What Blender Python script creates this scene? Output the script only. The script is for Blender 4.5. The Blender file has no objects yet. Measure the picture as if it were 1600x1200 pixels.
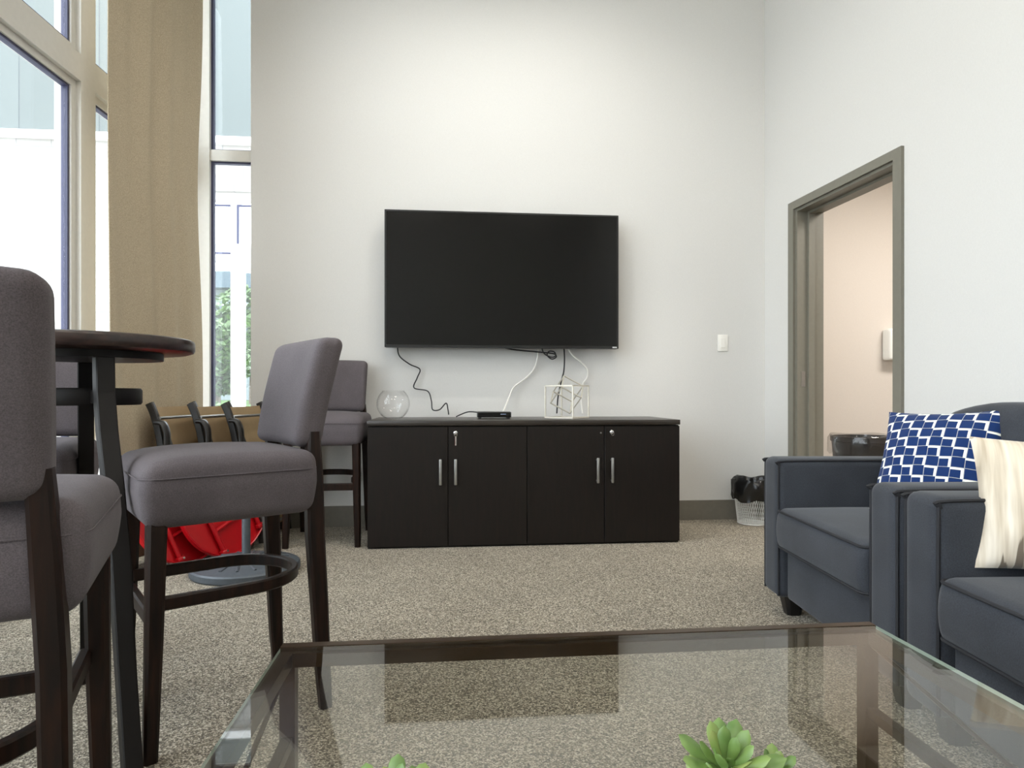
import bpy, bmesh, math, random
from mathutils import Vector, Matrix, Euler
PI = math.pi
C = bpy.context.scene.collection
random.seed(7)

# ------------------------------------------------------------------ materials
def lin(c):
    return tuple((v/255/12.92 if v/255 <= .04045 else ((v/255+.055)/1.055)**2.4) for v in c)

class Mat:
    def __init__(s, name):
        s.m = bpy.data.materials.new(name); s.m.use_nodes = True
        s.nt = s.m.node_tree; s.n = s.nt.nodes; s.l = s.nt.links
        s.b = s.n.get('Principled BSDF'); s.out = s.n.get('Material Output')
    def node(s, t, **kw):
        n = s.n.new(t)
        for k, v in kw.items():
            if k in n.inputs.keys(): n.inputs[k].default_value = v
            else: setattr(n, k, v)
        return n
    def link(s, a, b): s.l.new(a, b)
    def coord(s, scale=(1, 1, 1), kind='Object'):
        t = s.node('ShaderNodeTexCoord'); mp = s.node('ShaderNodeMapping')
        mp.inputs['Scale'].default_value = scale
        s.link(t.outputs[kind], mp.inputs['Vector']); return mp.outputs['Vector']
    def ramp(s, fac, stops):
        r = s.node('ShaderNodeValToRGB'); e = r.color_ramp.elements
        while len(e) < len(stops): e.new(.5)
        for i, (p, c) in enumerate(stops):
            e[i].position = p; e[i].color = (*c, 1)
        s.link(fac, r.inputs['Fac']); return r.outputs['Color']
    def bump(s, h, strength=.2, dist=.002):
        b = s.node('ShaderNodeBump'); b.inputs['Strength'].default_value = strength
        b.inputs['Distance'].default_value = dist
        s.link(h, b.inputs['Height']); s.link(b.outputs['Normal'], s.b.inputs['Normal'])
    def set(s, **kw):
        for k, v in kw.items(): s.b.inputs[k.replace('_', ' ')].default_value = v
        return s

def plain(name, rgb, rough=.5, metal=0, var=.06, scale=40, bump=0, sheen=0, coord_scale=(1, 1, 1), spec=.5):
    m = Mat(name); c = lin(rgb)
    v = m.coord(coord_scale)
    nz = m.node('ShaderNodeTexNoise'); nz.inputs['Scale'].default_value = scale; nz.inputs['Detail'].default_value = 3
    m.link(v, nz.inputs['Vector'])
    a = tuple(x*(1-var) for x in c); b = tuple(min(1, x*(1+var)) for x in c)
    m.link(m.ramp(nz.outputs['Fac'], [(.3, a), (.7, b)]), m.b.inputs['Base Color'])
    m.set(Roughness=rough, Metallic=metal, Specular_IOR_Level=spec)
    if sheen:
        m.set(Sheen_Weight=sheen, Sheen_Roughness=.4)
    if bump: m.bump(nz.outputs['Fac'], bump, .002)
    return m.m

def weave(name, rgb, rough=.9, scale=500, var=.25, sheen=.2, big=.1):
    m = Mat(name); c = lin(rgb); v = m.coord()
    w1 = m.node('ShaderNodeTexNoise'); w1.inputs['Scale'].default_value = scale; w1.inputs['Detail'].default_value = 2
    m.link(v, w1.inputs['Vector'])
    w2 = m.node('ShaderNodeTexNoise'); w2.inputs['Scale'].default_value = 7; w2.inputs['Detail'].default_value = 3
    m.link(v, w2.inputs['Vector'])
    c1 = m.ramp(w1.outputs['Fac'], [(.3, tuple(x*(1-var) for x in c)), (.7, tuple(min(1, x*(1+var)) for x in c))])
    c2 = m.ramp(w2.outputs['Fac'], [(.3, (1-big,)*3), (.7, (1+big,)*3)])
    mx = m.node('ShaderNodeMix', data_type='RGBA', blend_type='MULTIPLY'); mx.inputs['Factor'].default_value = 1
    m.link(c1, mx.inputs['A']); m.link(c2, mx.inputs['B'])
    m.link(mx.outputs['Result'], m.b.inputs['Base Color'])
    m.set(Roughness=rough, Sheen_Weight=sheen, Sheen_Roughness=.45, Specular_IOR_Level=.2)
    m.bump(w1.outputs['Fac'], .25, .001)
    return m.m

def wood(name, dark, light, rough=.35, stretch=(12, 12, 1.2), spec=.5):
    m = Mat(name); v = m.coord(stretch)
    nz = m.node('ShaderNodeTexNoise'); nz.inputs['Scale'].default_value = 6; nz.inputs['Detail'].default_value = 6; nz.inputs['Distortion'].default_value = .6
    m.link(v, nz.inputs['Vector'])
    m.link(m.ramp(nz.outputs['Fac'], [(.35, lin(dark)), (.7, lin(light))]), m.b.inputs['Base Color'])
    m.set(Roughness=rough, Specular_IOR_Level=spec); m.bump(nz.outputs['Fac'], .05, .001)
    return m.m

def glass(name, ior=1.5, tint=(1, 1, 1), rough=0):
    m = Mat(name); m.n.remove(m.b)
    tr = m.node('ShaderNodeBsdfTransparent'); tr.inputs['Color'].default_value = (*tint, 1)
    gl = m.node('ShaderNodeBsdfGlossy'); gl.inputs['Roughness'].default_value = rough
    ge = m.node('ShaderNodeNewGeometry'); dt = m.node('ShaderNodeVectorMath', operation='DOT_PRODUCT')
    m.link(ge.outputs['Incoming'], dt.inputs[0]); m.link(ge.outputs['Normal'], dt.inputs[1])
    def mt(op, a, b):
        n = m.node('ShaderNodeMath', operation=op)
        for i, x in enumerate((a, b)):
            if isinstance(x, (int, float)): n.inputs[i].default_value = x
            else: m.link(x, n.inputs[i])
        return n.outputs[0]
    r0 = ((ior-1)/(ior+1))**2           # Schlick reflectance, the same from both sides of the sheet
    c1 = mt('SUBTRACT', 1, mt('ABSOLUTE', dt.outputs['Value'], 0))
    fr = mt('ADD', mt('MULTIPLY', mt('POWER', c1, 5), 1-r0), r0)
    mx = m.node('ShaderNodeMixShader')
    m.link(fr, mx.inputs[0]); m.link(tr.outputs[0], mx.inputs[1]); m.link(gl.outputs[0], mx.inputs[2])
    m.link(mx.outputs[0], m.out.inputs['Surface'])
    return m.m

def emit(name, rgb, strength):
    m = Mat(name); m.n.remove(m.b)
    e = m.node('ShaderNodeEmission'); e.inputs['Color'].default_value = (*lin(rgb), 1); e.inputs['Strength'].default_value = strength
    m.link(e.outputs[0], m.out.inputs['Surface']); return m.m

def mat_carpet():
    m = Mat('carpet_loop'); v = m.coord()
    vo = m.node('ShaderNodeTexVoronoi'); vo.inputs['Scale'].default_value = 250
    m.link(v, vo.inputs['Vector'])
    sep = m.node('ShaderNodeSeparateColor'); m.link(vo.outputs['Color'], sep.inputs[0])
    c1 = m.ramp(sep.outputs[0], [(0, lin((66, 60, 50))), (.3, lin((100, 93, 80))), (.6, lin((136, 127, 111))), (1, lin((190, 181, 164)))])
    nz = m.node('ShaderNodeTexNoise'); nz.inputs['Scale'].default_value = 3; nz.inputs['Detail'].default_value = 4
    m.link(v, nz.inputs['Vector'])
    c2 = m.ramp(nz.outputs['Fac'], [(.3, (.92,)*3), (.7, (1.05,)*3)])
    mx = m.node('ShaderNodeMix', data_type='RGBA', blend_type='MULTIPLY'); mx.inputs['Factor'].default_value = 1
    m.link(c1, mx.inputs['A']); m.link(c2, mx.inputs['B']); m.link(mx.outputs['Result'], m.b.inputs['Base Color'])
    m.set(Roughness=.95, Specular_IOR_Level=.1, Sheen_Weight=.1)
    m.bump(vo.outputs['Distance'], .5, .004); return m.m

def mat_wall(name, rgb):
    m = Mat(name); c = lin(rgb)
    v = m.coord((60, 60, 400)); v2 = m.coord((300, 300, 40))
    a = m.node('ShaderNodeTexNoise'); a.inputs['Scale'].default_value = 2; m.link(v, a.inputs['Vector'])
    b = m.node('ShaderNodeTexNoise'); b.inputs['Scale'].default_value = 2; m.link(v2, b.inputs['Vector'])
    ad = m.node('ShaderNodeMath', operation='ADD'); m.link(a.outputs['Fac'], ad.inputs[0]); m.link(b.outputs['Fac'], ad.inputs[1])
    hf = m.node('ShaderNodeMath', operation='MULTIPLY'); hf.inputs[1].default_value = .5; m.link(ad.outputs[0], hf.inputs[0])
    m.link(m.ramp(hf.outputs[0], [(.35, tuple(x*.96 for x in c)), (.65, tuple(min(1, x*1.03) for x in c))]), m.b.inputs['Base Color'])
    m.set(Roughness=.75, Specular_IOR_Level=.25); m.bump(hf.outputs[0], .12, .001); return m.m

def mat_pillow_blue():
    m = Mat('navy_stair_print')
    t = m.node('ShaderNodeTexCoord'); sp = m.node('ShaderNodeSeparateXYZ'); m.link(t.outputs['Object'], sp.inputs[0])
    def M(op, a, b=None):
        n = m.node('ShaderNodeMath', operation=op)
        for i, x in enumerate((a, b)):
            if x is None: continue
            if isinstance(x, (int, float)): n.inputs[i].default_value = x
            else: m.link(x, n.inputs[i])
        return n.outputs[0]
    s = 1/.040
    X = M('MULTIPLY', sp.outputs['X'], s); Y = M('MULTIPLY', sp.outputs['Y'], s*1.05)
    X = M('ADD', X, 100); Y = M('ADD', Y, 100)
    fx = M('FRACT', X); fy = M('FRACT', Y)
    par = M('MODULO', M('ADD', M('FLOOR', X), M('FLOOR', Y)), 2)
    even = M('LESS_THAN', par, .5); odd = M('SUBTRACT', 1, even)
    w = .19; th = .05
    thick = M('MULTIPLY', even, M('MAXIMUM', M('GREATER_THAN', fx, 1-w), M('GREATER_THAN', fy, 1-w)))
    thick2 = M('MULTIPLY', odd, M('MAXIMUM', M('LESS_THAN', fx, .0), M('LESS_THAN', fy, .0)))
    thin = M('MAXIMUM', M('LESS_THAN', fx, th), M('LESS_THAN', fy, th))
    thinodd = M('MULTIPLY', thin, .45)
    fac = M('MAXIMUM', M('MAXIMUM', thick, thick2), thinodd)
    m.link(m.ramp(fac, [(0, lin((18, 44, 92))), (1, lin((235, 236, 225)))]), m.b.inputs['Base Color'])
    nz = m.node('ShaderNodeTexNoise'); nz.inputs['Scale'].default_value = 600; m.link(t.outputs['Object'], nz.inputs['Vector'])
    m.set(Roughness=.9, Sheen_Weight=.1, Specular_IOR_Level=.2); m.bump(nz.outputs['Fac'], .2, .001)
    return m.m

def mat_pillow_cream():
    m = Mat('cream_streak_fabric')
    v = m.coord((38, 2.6, 1)); nz = m.node('ShaderNodeTexNoise'); nz.inputs['Scale'].default_value = 1.6; nz.inputs['Detail'].default_value = 3
    m.link(v, nz.inputs['Vector'])
    c1 = m.ramp(nz.outputs['Fac'], [(.32, lin((176, 162, 142))), (.5, lin((204, 192, 173))), (.68, lin((222, 213, 198)))])
    t = m.node('ShaderNodeTexCoord'); sp = m.node('ShaderNodeSeparateXYZ'); m.link(t.outputs['Object'], sp.inputs[0])
    v2 = m.coord((45, 3, 1)); n2 = m.node('ShaderNodeTexNoise'); n2.inputs['Scale'].default_value = 1.3; m.link(v2, n2.inputs['Vector'])
    ad = m.node('ShaderNodeMath', operation='MULTIPLY_ADD'); ad.inputs[1].default_value = .34
    m.link(n2.outputs['Fac'], ad.inputs[0]); m.link(sp.outputs['Y'], ad.inputs[2])
    f = m.ramp(ad.outputs[0], [(0, (1, 1, 1)), (.012, (0, 0, 0))])
    mx = m.node('ShaderNodeMix', data_type='RGBA'); m.link(f, mx.inputs['Factor']); m.link(c1, mx.inputs['A'])
    mx.inputs['B'].default_value = (*lin((118, 106, 92)), 1)
    m.link(mx.outputs['Result'], m.b.inputs['Base Color'])
    m.set(Roughness=.85, Sheen_Weight=.2, Specular_IOR_Level=.2); m.bump(nz.outputs['Fac'], .3, .003); return m.m

def mat_stone():
    m = Mat('ledge_stone'); v = m.coord()
    mp = m.node('ShaderNodeMapping'); mp.inputs['Rotation'].default_value = (PI/2, 0, 0); m.link(v, mp.inputs['Vector'])
    br = m.node('ShaderNodeTexBrick'); br.offset = .37; br.squash = .7; br.squash_frequency = 3
    br.inputs['Scale'].default_value = 2.2; br.inputs['Mortar Size'].default_value = .012
    br.inputs['Brick Width'].default_value = .8; br.inputs['Row Height'].default_value = .2
    br.inputs['Color1'].default_value = (*lin((160, 158, 155)), 1); br.inputs['Color2'].default_value = (*lin((172, 170, 167)), 1)
    br.inputs['Mortar'].default_value = (*lin((140, 140, 140)), 1)
    m.link(mp.outputs[0], br.inputs['Vector']); m.link(br.outputs['Color'], m.b.inputs['Base Color'])
    m.set(Roughness=.9); m.bump(br.outputs['Fac'], -.5, .02); return m.m

def mat_leaf(name, a, b, scale=8):
    m = Mat(name); v = m.coord(); nz = m.node('ShaderNodeTexNoise'); nz.inputs['Scale'].default_value = scale; m.link(v, nz.inputs['Vector'])
    m.link(m.ramp(nz.outputs['Fac'], [(.3, lin(a)), (.7, lin(b))]), m.b.inputs['Base Color'])
    m.set(Roughness=.4, Subsurface_Weight=.15, Subsurface_Radius=(.01, .02, .005)); return m.m

def mat_curtain():
    m = Mat('linen_drape'); m.n.remove(m.b); v = m.coord((260, 260, 900)); v2 = m.coord((900, 900, 160))
    a = m.node('ShaderNodeTexNoise'); a.inputs['Scale'].default_value = 1; m.link(v, a.inputs['Vector'])
    b = m.node('ShaderNodeTexNoise'); b.inputs['Scale'].default_value = 1; m.link(v2, b.inputs['Vector'])
    ad = m.node('ShaderNodeMath', operation='MULTIPLY'); m.link(a.outputs['Fac'], ad.inputs[0]); m.link(b.outputs['Fac'], ad.inputs[1])
    col = m.ramp(ad.outputs[0], [(.12, lin((152, 139, 118))), (.38, lin((206, 192, 168)))])
    d = m.node('ShaderNodeBsdfDiffuse'); t = m.node('ShaderNodeBsdfTranslucent'); mx = m.node('ShaderNodeMixShader'); mx.inputs[0].default_value = .04
    m.link(col, d.inputs['Color']); m.link(col, t.inputs['Color'])
    m.link(d.outputs[0], mx.inputs[1]); m.link(t.outputs[0], mx.inputs[2]); m.link(mx.outputs[0], m.out.inputs['Surface']); return m.m

def mat_siding():
    m = Mat('board_siding'); v = m.coord()
    sp = m.node('ShaderNodeSeparateXYZ'); m.link(v, sp.inputs[0])
    mu = m.node('ShaderNodeMath', operation='MULTIPLY'); mu.inputs[1].default_value = 1/.42; m.link(sp.outputs['X'], mu.inputs[0])
    fr = m.node('ShaderNodeMath', operation='FRACT'); m.link(mu.outputs[0], fr.inputs[0])
    m.link(m.ramp(fr.outputs[0], [(0, lin((82, 88, 90))), (.02, lin((82, 88, 90))), (.04, lin((101, 108, 107))), (1, lin((104, 111, 110)))]), m.b.inputs['Base Color'])
    m.set(Roughness=.7); return m.m

M = dict(
    carpet=mat_carpet(), wall=mat_wall('wall_covering', (211, 210, 207)), wall2=mat_wall('side_room_paint', (216, 208, 200)),
    ceil=plain('ceiling_white', (225, 222, 215), .9), base=plain('vinyl_base', (112, 108, 98), .6),
    doorgrey=plain('door_frame_paint', (118, 115, 104), .45, var=.03),
    alu=plain('anodised_aluminium', (208, 205, 198), .4, .1, var=.02), gasket=plain('dark_gasket', (62, 64, 92), .5),
    glass=glass('window_glass', 1.35), tglass=glass('table_glass', 1.8, (.90, .90, .87)),
    gedge=plain('glass_edge_green', (168, 182, 170), .2), bowl=glass('bowl_glass', 1.42),
    curtain=mat_curtain(), grey=weave('grey_stool_fabric', (87, 81, 84), sheen=.05), stoolwood=wood('espresso_wood', (17, 11, 8), (38, 22, 14), .42, spec=.2),
    tabletop=wood('walnut_table', (32, 23, 20), (54, 38, 33), .28, (2, 12, 12)), barleg=plain('black_leg_wood', (17, 14, 13), .5, spec=.25),
    cab=wood('espresso_laminate', (17, 13, 10), (25, 18, 14), .45, (10, 10, 1), .3), cabtop=wood('espresso_top', (36, 30, 25), (48, 41, 34), .32, (1, 10, 10)),
    cabgap=plain('cabinet_core_edge', (14, 12, 11), .7),
    nickel=plain('brushed_nickel', (170, 170, 168), .35, .9), chrome=plain('chrome', (215, 215, 215), .12, 1),
    black=plain('black_plastic', (9, 9, 9), .4), screen=plain('tv_screen', (5, 5, 5), .16, var=.02, spec=.3),
    whiteplastic=plain('white_plastic', (236, 234, 228), .4, var=.01), cablew=plain('white_cable', (228, 226, 220), .5), cableb=plain('black_cable', (20, 20, 24), .5),
    champagne=plain('champagne_wire', (208, 203, 190), .35, .3), 
    slate=weave('slate_velvet', (52, 55, 61), .85, 300, .18, .15, .15), piping=plain('slate_piping', (28, 29, 34), .8),
    foot=plain('black_foot', (18, 17, 17), .4), pblue=mat_pillow_blue(), pcream=mat_pillow_cream(),
    bronze=plain('bronze_metal', (72, 56, 40), .32, .75), red=plain('red_paint', (178, 14, 24), .28, var=.04),
    chairblack=plain('black_frame', (30, 28, 26), .38), sling=weave('tan_sling', (158, 136, 104), .85, 700, .2, .05),
    rod=plain('steel_rod', (150, 148, 142), .35, .8), umb=plain('cast_grey', (76, 82, 88), .5, .2, bump=.6, scale=60),
    bag=plain('black_bag', (22, 22, 22), .25, bump=.6, scale=30), mesh=plain('white_mesh', (226, 226, 222), .5),
    liner=glass('clear_liner', 1.6, (.86, .86, .86), .1), can=plain('dark_can', (44, 42, 42), .4),
    leaf=mat_leaf('succulent_green', (78, 108, 50), (116, 142, 76), 30), leaf2=mat_leaf('succulent_tip', (132, 146, 82), (104, 134, 66), 30),
    stem=plain('pale_stem', (134, 176, 90), .5), pot=plain('white_pot', (228, 224, 216), .35), soil=plain('soil', (58, 44, 34), .9),
    stone=mat_stone(), siding=mat_siding(), extwhite=plain('white_storefront', (238, 238, 238), .4, var=.01),
    grass=plain('lawn', (68, 100, 36), .9, var=.25, scale=3), pave=plain('pavement', (190, 188, 182), .9),
    foliage=mat_leaf('tree_leaf', (44, 74, 30), (92, 122, 58), 3), hedge=mat_leaf('hedge_leaf', (56, 92, 28), (92, 124, 46), 3), bark=plain('bark', (92, 78, 62), .9),
    farwall=plain('far_building_wall', (120, 130, 134), .8), farroof=plain('far_roof', (72, 88, 98), .7), farglass=plain('far_window', (50, 64, 76), .2),
    lamp=emit('lamp_diffuser', (255, 244, 226), 9), led=emit('standby_dot', (200, 220, 255), .6), paper=plain('white_paper', (240, 238, 232), .8, var=.02),
    silver=plain('badge_silver', (205, 205, 205), .3, .3),
)

# ------------------------------------------------------------------ geometry
def smooth(bm, angle=35):
    for f in bm.faces: f.smooth = True
    for e in bm.edges:
        if len(e.link_faces) == 2 and e.calc_face_angle(0) > math.radians(angle): e.smooth = False

def obj(name, bm, mat, parent=None, sm=35, loc=None, rot=None):
    bmesh.ops.recalc_face_normals(bm, faces=bm.faces[:])
    if sm: smooth(bm, sm)
    me = bpy.data.meshes.new(name); bm.to_mesh(me); bm.free()
    for m in (mat if isinstance(mat, list) else [mat]): me.materials.append(M[m] if isinstance(m, str) else m)
    o = bpy.data.objects.new(name, me); C.objects.link(o)
    if parent: o.parent = parent
    if loc: o.location = loc
    if rot: o.rotation_euler = rot
    return o

def tag(o, label, cat, group=None):
    o['label'] = label; o['category'] = cat
    if group: o['group'] = group
    return o
def thing(name, label, cat, loc=(0, 0, 0), rot=(0, 0, 0), group=None):
    o = bpy.data.objects.new(name, None); C.objects.link(o); o.empty_display_size = .1
    o.location = loc; o.rotation_euler = rot if not isinstance(rot, (int, float)) else (0, 0, rot)
    return tag(o, label, cat, group)
def struct(name, bm, mat, parent=None, **kw):
    o = obj(name, bm, mat, parent, **kw)
    if not parent: o['kind'] = 'structure'
    return o
def sroot(name, loc=(0, 0, 0), rz=0):
    o = bpy.data.objects.new(name, None); C.objects.link(o); o.location = loc; o.rotation_euler.z = rz; o['kind'] = 'structure'; return o

def dup(root, loc, rz, label, group=None):
    r = root.copy(); C.objects.link(r); r.location = loc; r.rotation_euler = (0, 0, rz) if isinstance(rz, (int, float)) else rz
    r['label'] = label
    if group: r['group'] = group
    for ch in list(root.children):
        c = ch.copy(); C.objects.link(c); c.parent = r
        for g in list(ch.children):
            d = g.copy(); C.objects.link(d); d.parent = c
    return r

def BM(): return bmesh.new()
def box(bm, x0, x1, y0, y1, z0, z1, bev=0, seg=2, mat=0, mtx=None):
    vs = [bm.verts.new((x, y, z)) for z in (z0, z1) for x, y in ((x0, y0), (x1, y0), (x1, y1), (x0, y1))]
    fs = [bm.faces.new([vs[i] for i in q]) for q in ((0, 3, 2, 1), (4, 5, 6, 7), (0, 1, 5, 4), (1, 2, 6, 5), (2, 3, 7, 6), (3, 0, 4, 7))]
    for f in fs: f.material_index = mat
    if mtx is not None: bmesh.ops.transform(bm, matrix=mtx, verts=vs)
    if bev:
        es = list({e for f in fs for e in f.edges})
        bmesh.ops.bevel(bm, geom=es, offset=bev, segments=seg, profile=.5, affect='EDGES', clamp_overlap=True)
    return bm
def B(*a, **k): return box(BM(), *a, **k)

def frames(pts, closed=False):
    P = [Vector(p) for p in pts]; n = len(P); T = []
    for i in range(n):
        a = P[(i-1) % n] if (closed or i > 0) else P[i]; b = P[(i+1) % n] if (closed or i < n-1) else P[i]
        T.append((b-a).normalized())
    u = T[0].orthogonal().normalized(); out = []
    for i in range(n):
        u = (u - T[i]*u.dot(T[i])).normalized(); out.append((P[i], T[i], u, T[i].cross(u)))
    return out
def ring_skin(bm, rings, closed=False, caps=True, mat=0):
    n = len(rings); k = len(rings[0]); fs = []
    for i in range(n if closed else n-1):
        a = rings[i]; b = rings[(i+1) % n]
        for j in range(k): fs.append(bm.faces.new((a[j], a[(j+1) % k], b[(j+1) % k], b[j])))
    if caps and not closed:
        fs.append(bm.faces.new(rings[0][::-1])); fs.append(bm.faces.new(rings[-1]))
    for f in fs: f.material_index = mat
def tube(bm, pts, r, seg=8, closed=False, mat=0):
    rings = []
    rr = r if hasattr(r, '__len__') else [r]*len(pts)
    for (p, t, u, v), q in zip(frames(pts, closed), rr):
        rings.append([bm.verts.new(p+q*(math.cos(2*PI*j/seg)*u+math.sin(2*PI*j/seg)*v)) for j in range(seg)])
    ring_skin(bm, rings, closed, mat=mat); return bm
def spline(pts, n=8, closed=False):
    P = [Vector(p) for p in pts]; out = []; m = len(P)
    for i in range(m if closed else m-1):
        g = lambda k: P[k % m] if closed else P[max(0, min(m-1, k))]
        a, b, c, d = g(i-1), g(i), g(i+1), g(i+2)
        for s in range(n):
            t = s/n
            out.append(.5*((2*b)+(c-a)*t+(2*a-5*b+4*c-d)*t*t+(3*b-a-3*c+d)*t**3))
    if not closed: out.append(P[-1])
    return out
def sweep(bm, pts, w, h, closed=False, bev=.2, up=(0, 0, 1)):
    """rectangular section, w across, h along up, along a path"""
    U = Vector(up); rings = []
    for p, t, _, _ in frames(pts, closed):
        s = t.cross(U).normalized(); q = s.cross(t).normalized()
        b = bev*min(w, h)
        sec = [(-w/2+b, -h/2), (w/2-b, -h/2), (w/2, -h/2+b), (w/2, h/2-b), (w/2-b, h/2), (-w/2+b, h/2), (-w/2, h/2-b), (-w/2, -h/2+b)]
        rings.append([bm.verts.new(p+s*a+q*c) for a, c in sec])
    ring_skin(bm, rings, closed); return bm
def loft(bm, path):
    """path: (x,y,z,wx,wy) horizontal chamfered rectangles"""
    rings = []
    for x, y, z, wx, wy in path:
        b = .18*min(wx, wy); a, c = wx/2, wy/2
        rings.append([bm.verts.new((x+i, y+j, z)) for i, j in ((-a+b, -c), (a-b, -c), (a, -c+b), (a, c-b), (a-b, c), (-a+b, c), (-a, c-b), (-a, -c+b))])
    ring_skin(bm, rings); return bm
def lathe(bm, prof, seg=40, mat=0, cx=0, cy=0, caps=True):
    rings = [[bm.verts.new((cx+max(r, 1e-4)*math.cos(2*PI*j/seg), cy+max(r, 1e-4)*math.sin(2*PI*j/seg), z)) for j in range(seg)] for r, z in prof]
    ring_skin(bm, rings, caps=caps, mat=mat); return bm
def soft(bm, hx, hy, hz, r, fn=None, n=8, k=4, c=(0, 0, 0), mtx=None):
    """rounded box with a dense skin, so fn can swell or bend it"""
    def ax(h):
        s = [-h+r*(1-math.cos(PI/2*i/k)) for i in range(k)]
        return s+[-h+r+(2*h-2*r)*i/n for i in range(n+1)]+[-v for v in s[::-1]]
    X, Y, Z = ax(hx), ax(hy), ax(hz)
    def pos(p):
        q = Vector((max(-hx+r, min(hx-r, p[0])), max(-hy+r, min(hy-r, p[1])), max(-hz+r, min(hz-r, p[2]))))
        d = Vector(p)-q
        o = q+d.normalized()*r if d.length > 1e-9 else q
        if fn: o = Vector(fn(o.x, o.y, o.z))
        o = o+Vector(c)
        return mtx @ o if mtx is not None else o
    new = []
    def face(A, Bb, f):
        g = [[bm.verts.new(pos(f(a, b))) for b in Bb] for a in A]
        for row in g: new.extend(row)
        for i in range(len(A)-1):
            for j in range(len(Bb)-1): bm.faces.new((g[i][j], g[i+1][j], g[i+1][j+1], g[i][j+1]))
    for s in (-1, 1):
        face(X, Y, lambda a, b: (a, b, s*hz)); face(X, Z, lambda a, b: (a, s*hy, b)); face(Y, Z, lambda a, b: (s*hx, a, b))
    bmesh.ops.remove_doubles(bm, verts=new, dist=1e-5); return bm
def rrect(hx, hy, r, n=6):
    out = []
    for cx, cy, a0 in ((hx-r, hy-r, 0), (-hx+r, hy-r, PI/2), (-hx+r, -hy+r, PI), (hx-r, -hy+r, 1.5*PI)):
        out += [(cx+r*math.cos(a0+PI/2*i/n), cy+r*math.sin(a0+PI/2*i/n)) for i in range(n+1)]
    return out
def prism(bm, poly, z0, z1, mat=0):
    a = [bm.verts.new((x, y, z0)) for x, y in poly]; b = [bm.verts.new((x, y, z1)) for x, y in poly]
    ring_skin(bm, [a, b], mat=mat); return bm
def wallbox(bm, p0, p1, t, z0, z1, mat=0):
    """box over plan segment p0-p1, thickness t to the left of the direction"""
    d = (Vector(p1)-Vector(p0)).normalized(); nrm = Vector((-d.y, d.x))*t
    a, b = Vector(p0), Vector(p1)
    return prism(bm, [a, b, b+nrm, a+nrm], z0, z1, mat)

# ------------------------------------------------------------------ room lines
CAMZ = .895
def backY(x): return 4.464+.096*x
def rightX(y): return 2.506-.145*y
def leftX(y): return -1.915-.056*y
CORNER = Vector((1.833, 4.640)); LCORNER = Vector((-2.153, 4.257))
CEIL = 4.35; YR = -3.2
def R(u, n): return CORNER+Vector((.1435, -.98965))*u+Vector((.98965, .1435))*n     # along the right wall, into it
def L(y, n=0): return Vector((leftX(y), y))+Vector((-.9984, -.0559))*n             # on the left wall, n outwards
def BW(x, n=0): return Vector((x, backY(x)))+Vector((-.0956, .9954))*n             # on the back wall, n outwards
BANG = math.atan(.096)

# ---- floor / ceiling / walls
f = BM(); prism(f, [(leftX(YR)-.1, YR-.1), (5.2, YR-.1), (5.2, 5.5), (-2.3, 4.45), (leftX(4.3)-.12, 4.3)], -.12, 0); struct('floor', f, 'carpet', sm=0)
f = BM(); prism(f, [(leftX(YR)-.3, YR-.2), (rightX(YR)+.25, YR-.2), (1.95, 4.9), (-2.4, 4.6)], CEIL, CEIL+.15); struct('ceiling', f, 'ceil', sm=0)
f = BM(); wallbox(f, (-1.753, backY(-1.753)), CORNER, .2, 0, CEIL)
struct('wall_back', f, 'wall', sm=0)
UD0, UD1, DH = .383, 1.287, 2.13
WT = .17
f = BM()
def rw(u0, u1, z0, z1, n0=0, n1=WT): prism(f, [R(u0, n0), R(u1, n0), R(u1, n1), R(u0, n1)], z0, z1)
rw(0, UD0, 0, CEIL); rw(UD1, 8.0, 0, CEIL); rw(UD0, UD1, DH, CEIL)
struct('wall_right', f, 'wall', sm=0)
f = BM(); wallbox(f, (rightX(YR), YR), (leftX(YR), YR), .2, 0, CEIL); struct('wall_rear', f, 'wall', sm=0)
# baseboards
f = BM(); wallbox(f, BW(-1.753, -.012), BW(1.833, -.012), .0115, 0, .14); struct('baseboard_back', f, 'base', sm=0)
f = BM()
prism(f, [R(.013, -.012), R(.322, -.012), R(.322, -.0005), R(.013, -.0005)], 0, .14)
prism(f, [R(1.349, -.012), R(7.9, -.012), R(7.9, -.0005), R(1.349, -.0005)], 0, .14); struct('baseboard_right', f, 'base', sm=0)

# ---- door frame (open doorway)
d1 = sroot('door_1')
f = BM()
def rb(bm, u0, u1, n0, n1, z0, z1): prism(bm, [R(u0, n0), R(u1, n0), R(u1, n1), R(u0, n1)], z0, z1)
rb(f, .323, UD0, -.018, -.0005, 0, DH+.052); rb(f, UD1, 1.348, -.018, -.0005, 0, DH+.052); rb(f, UD0, UD1, -.018, -.0005, DH, DH+.052)
struct('casing', f, 'doorgrey', d1, sm=0)
f = BM()
rb(f, UD0, UD0+.018, 0, WT+.02, 0, DH); rb(f, UD1-.018, UD1, 0, WT+.02, 0, DH); rb(f, UD0+.018, UD1-.018, 0, WT+.02, DH-.018, DH)
struct('jamb', f, 'doorgrey', d1, sm=0)
f = BM()
rb(f, UD0+.018, UD0+.034, .075, .118, 0, DH-.018); rb(f, UD1-.034, UD1-.018, .075, .118, 0, DH-.018); rb(f, UD0+.034, UD1-.034, .075, .118, DH-.034, DH-.018)
struct('door_stop', f, 'doorgrey', d1, sm=0)
f = BM(); rb(f, UD0+.018, UD0+.0195, .03, .058, .95, 1.05); struct('strike_plate', f, 'nickel', d1, sm=0)

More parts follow.
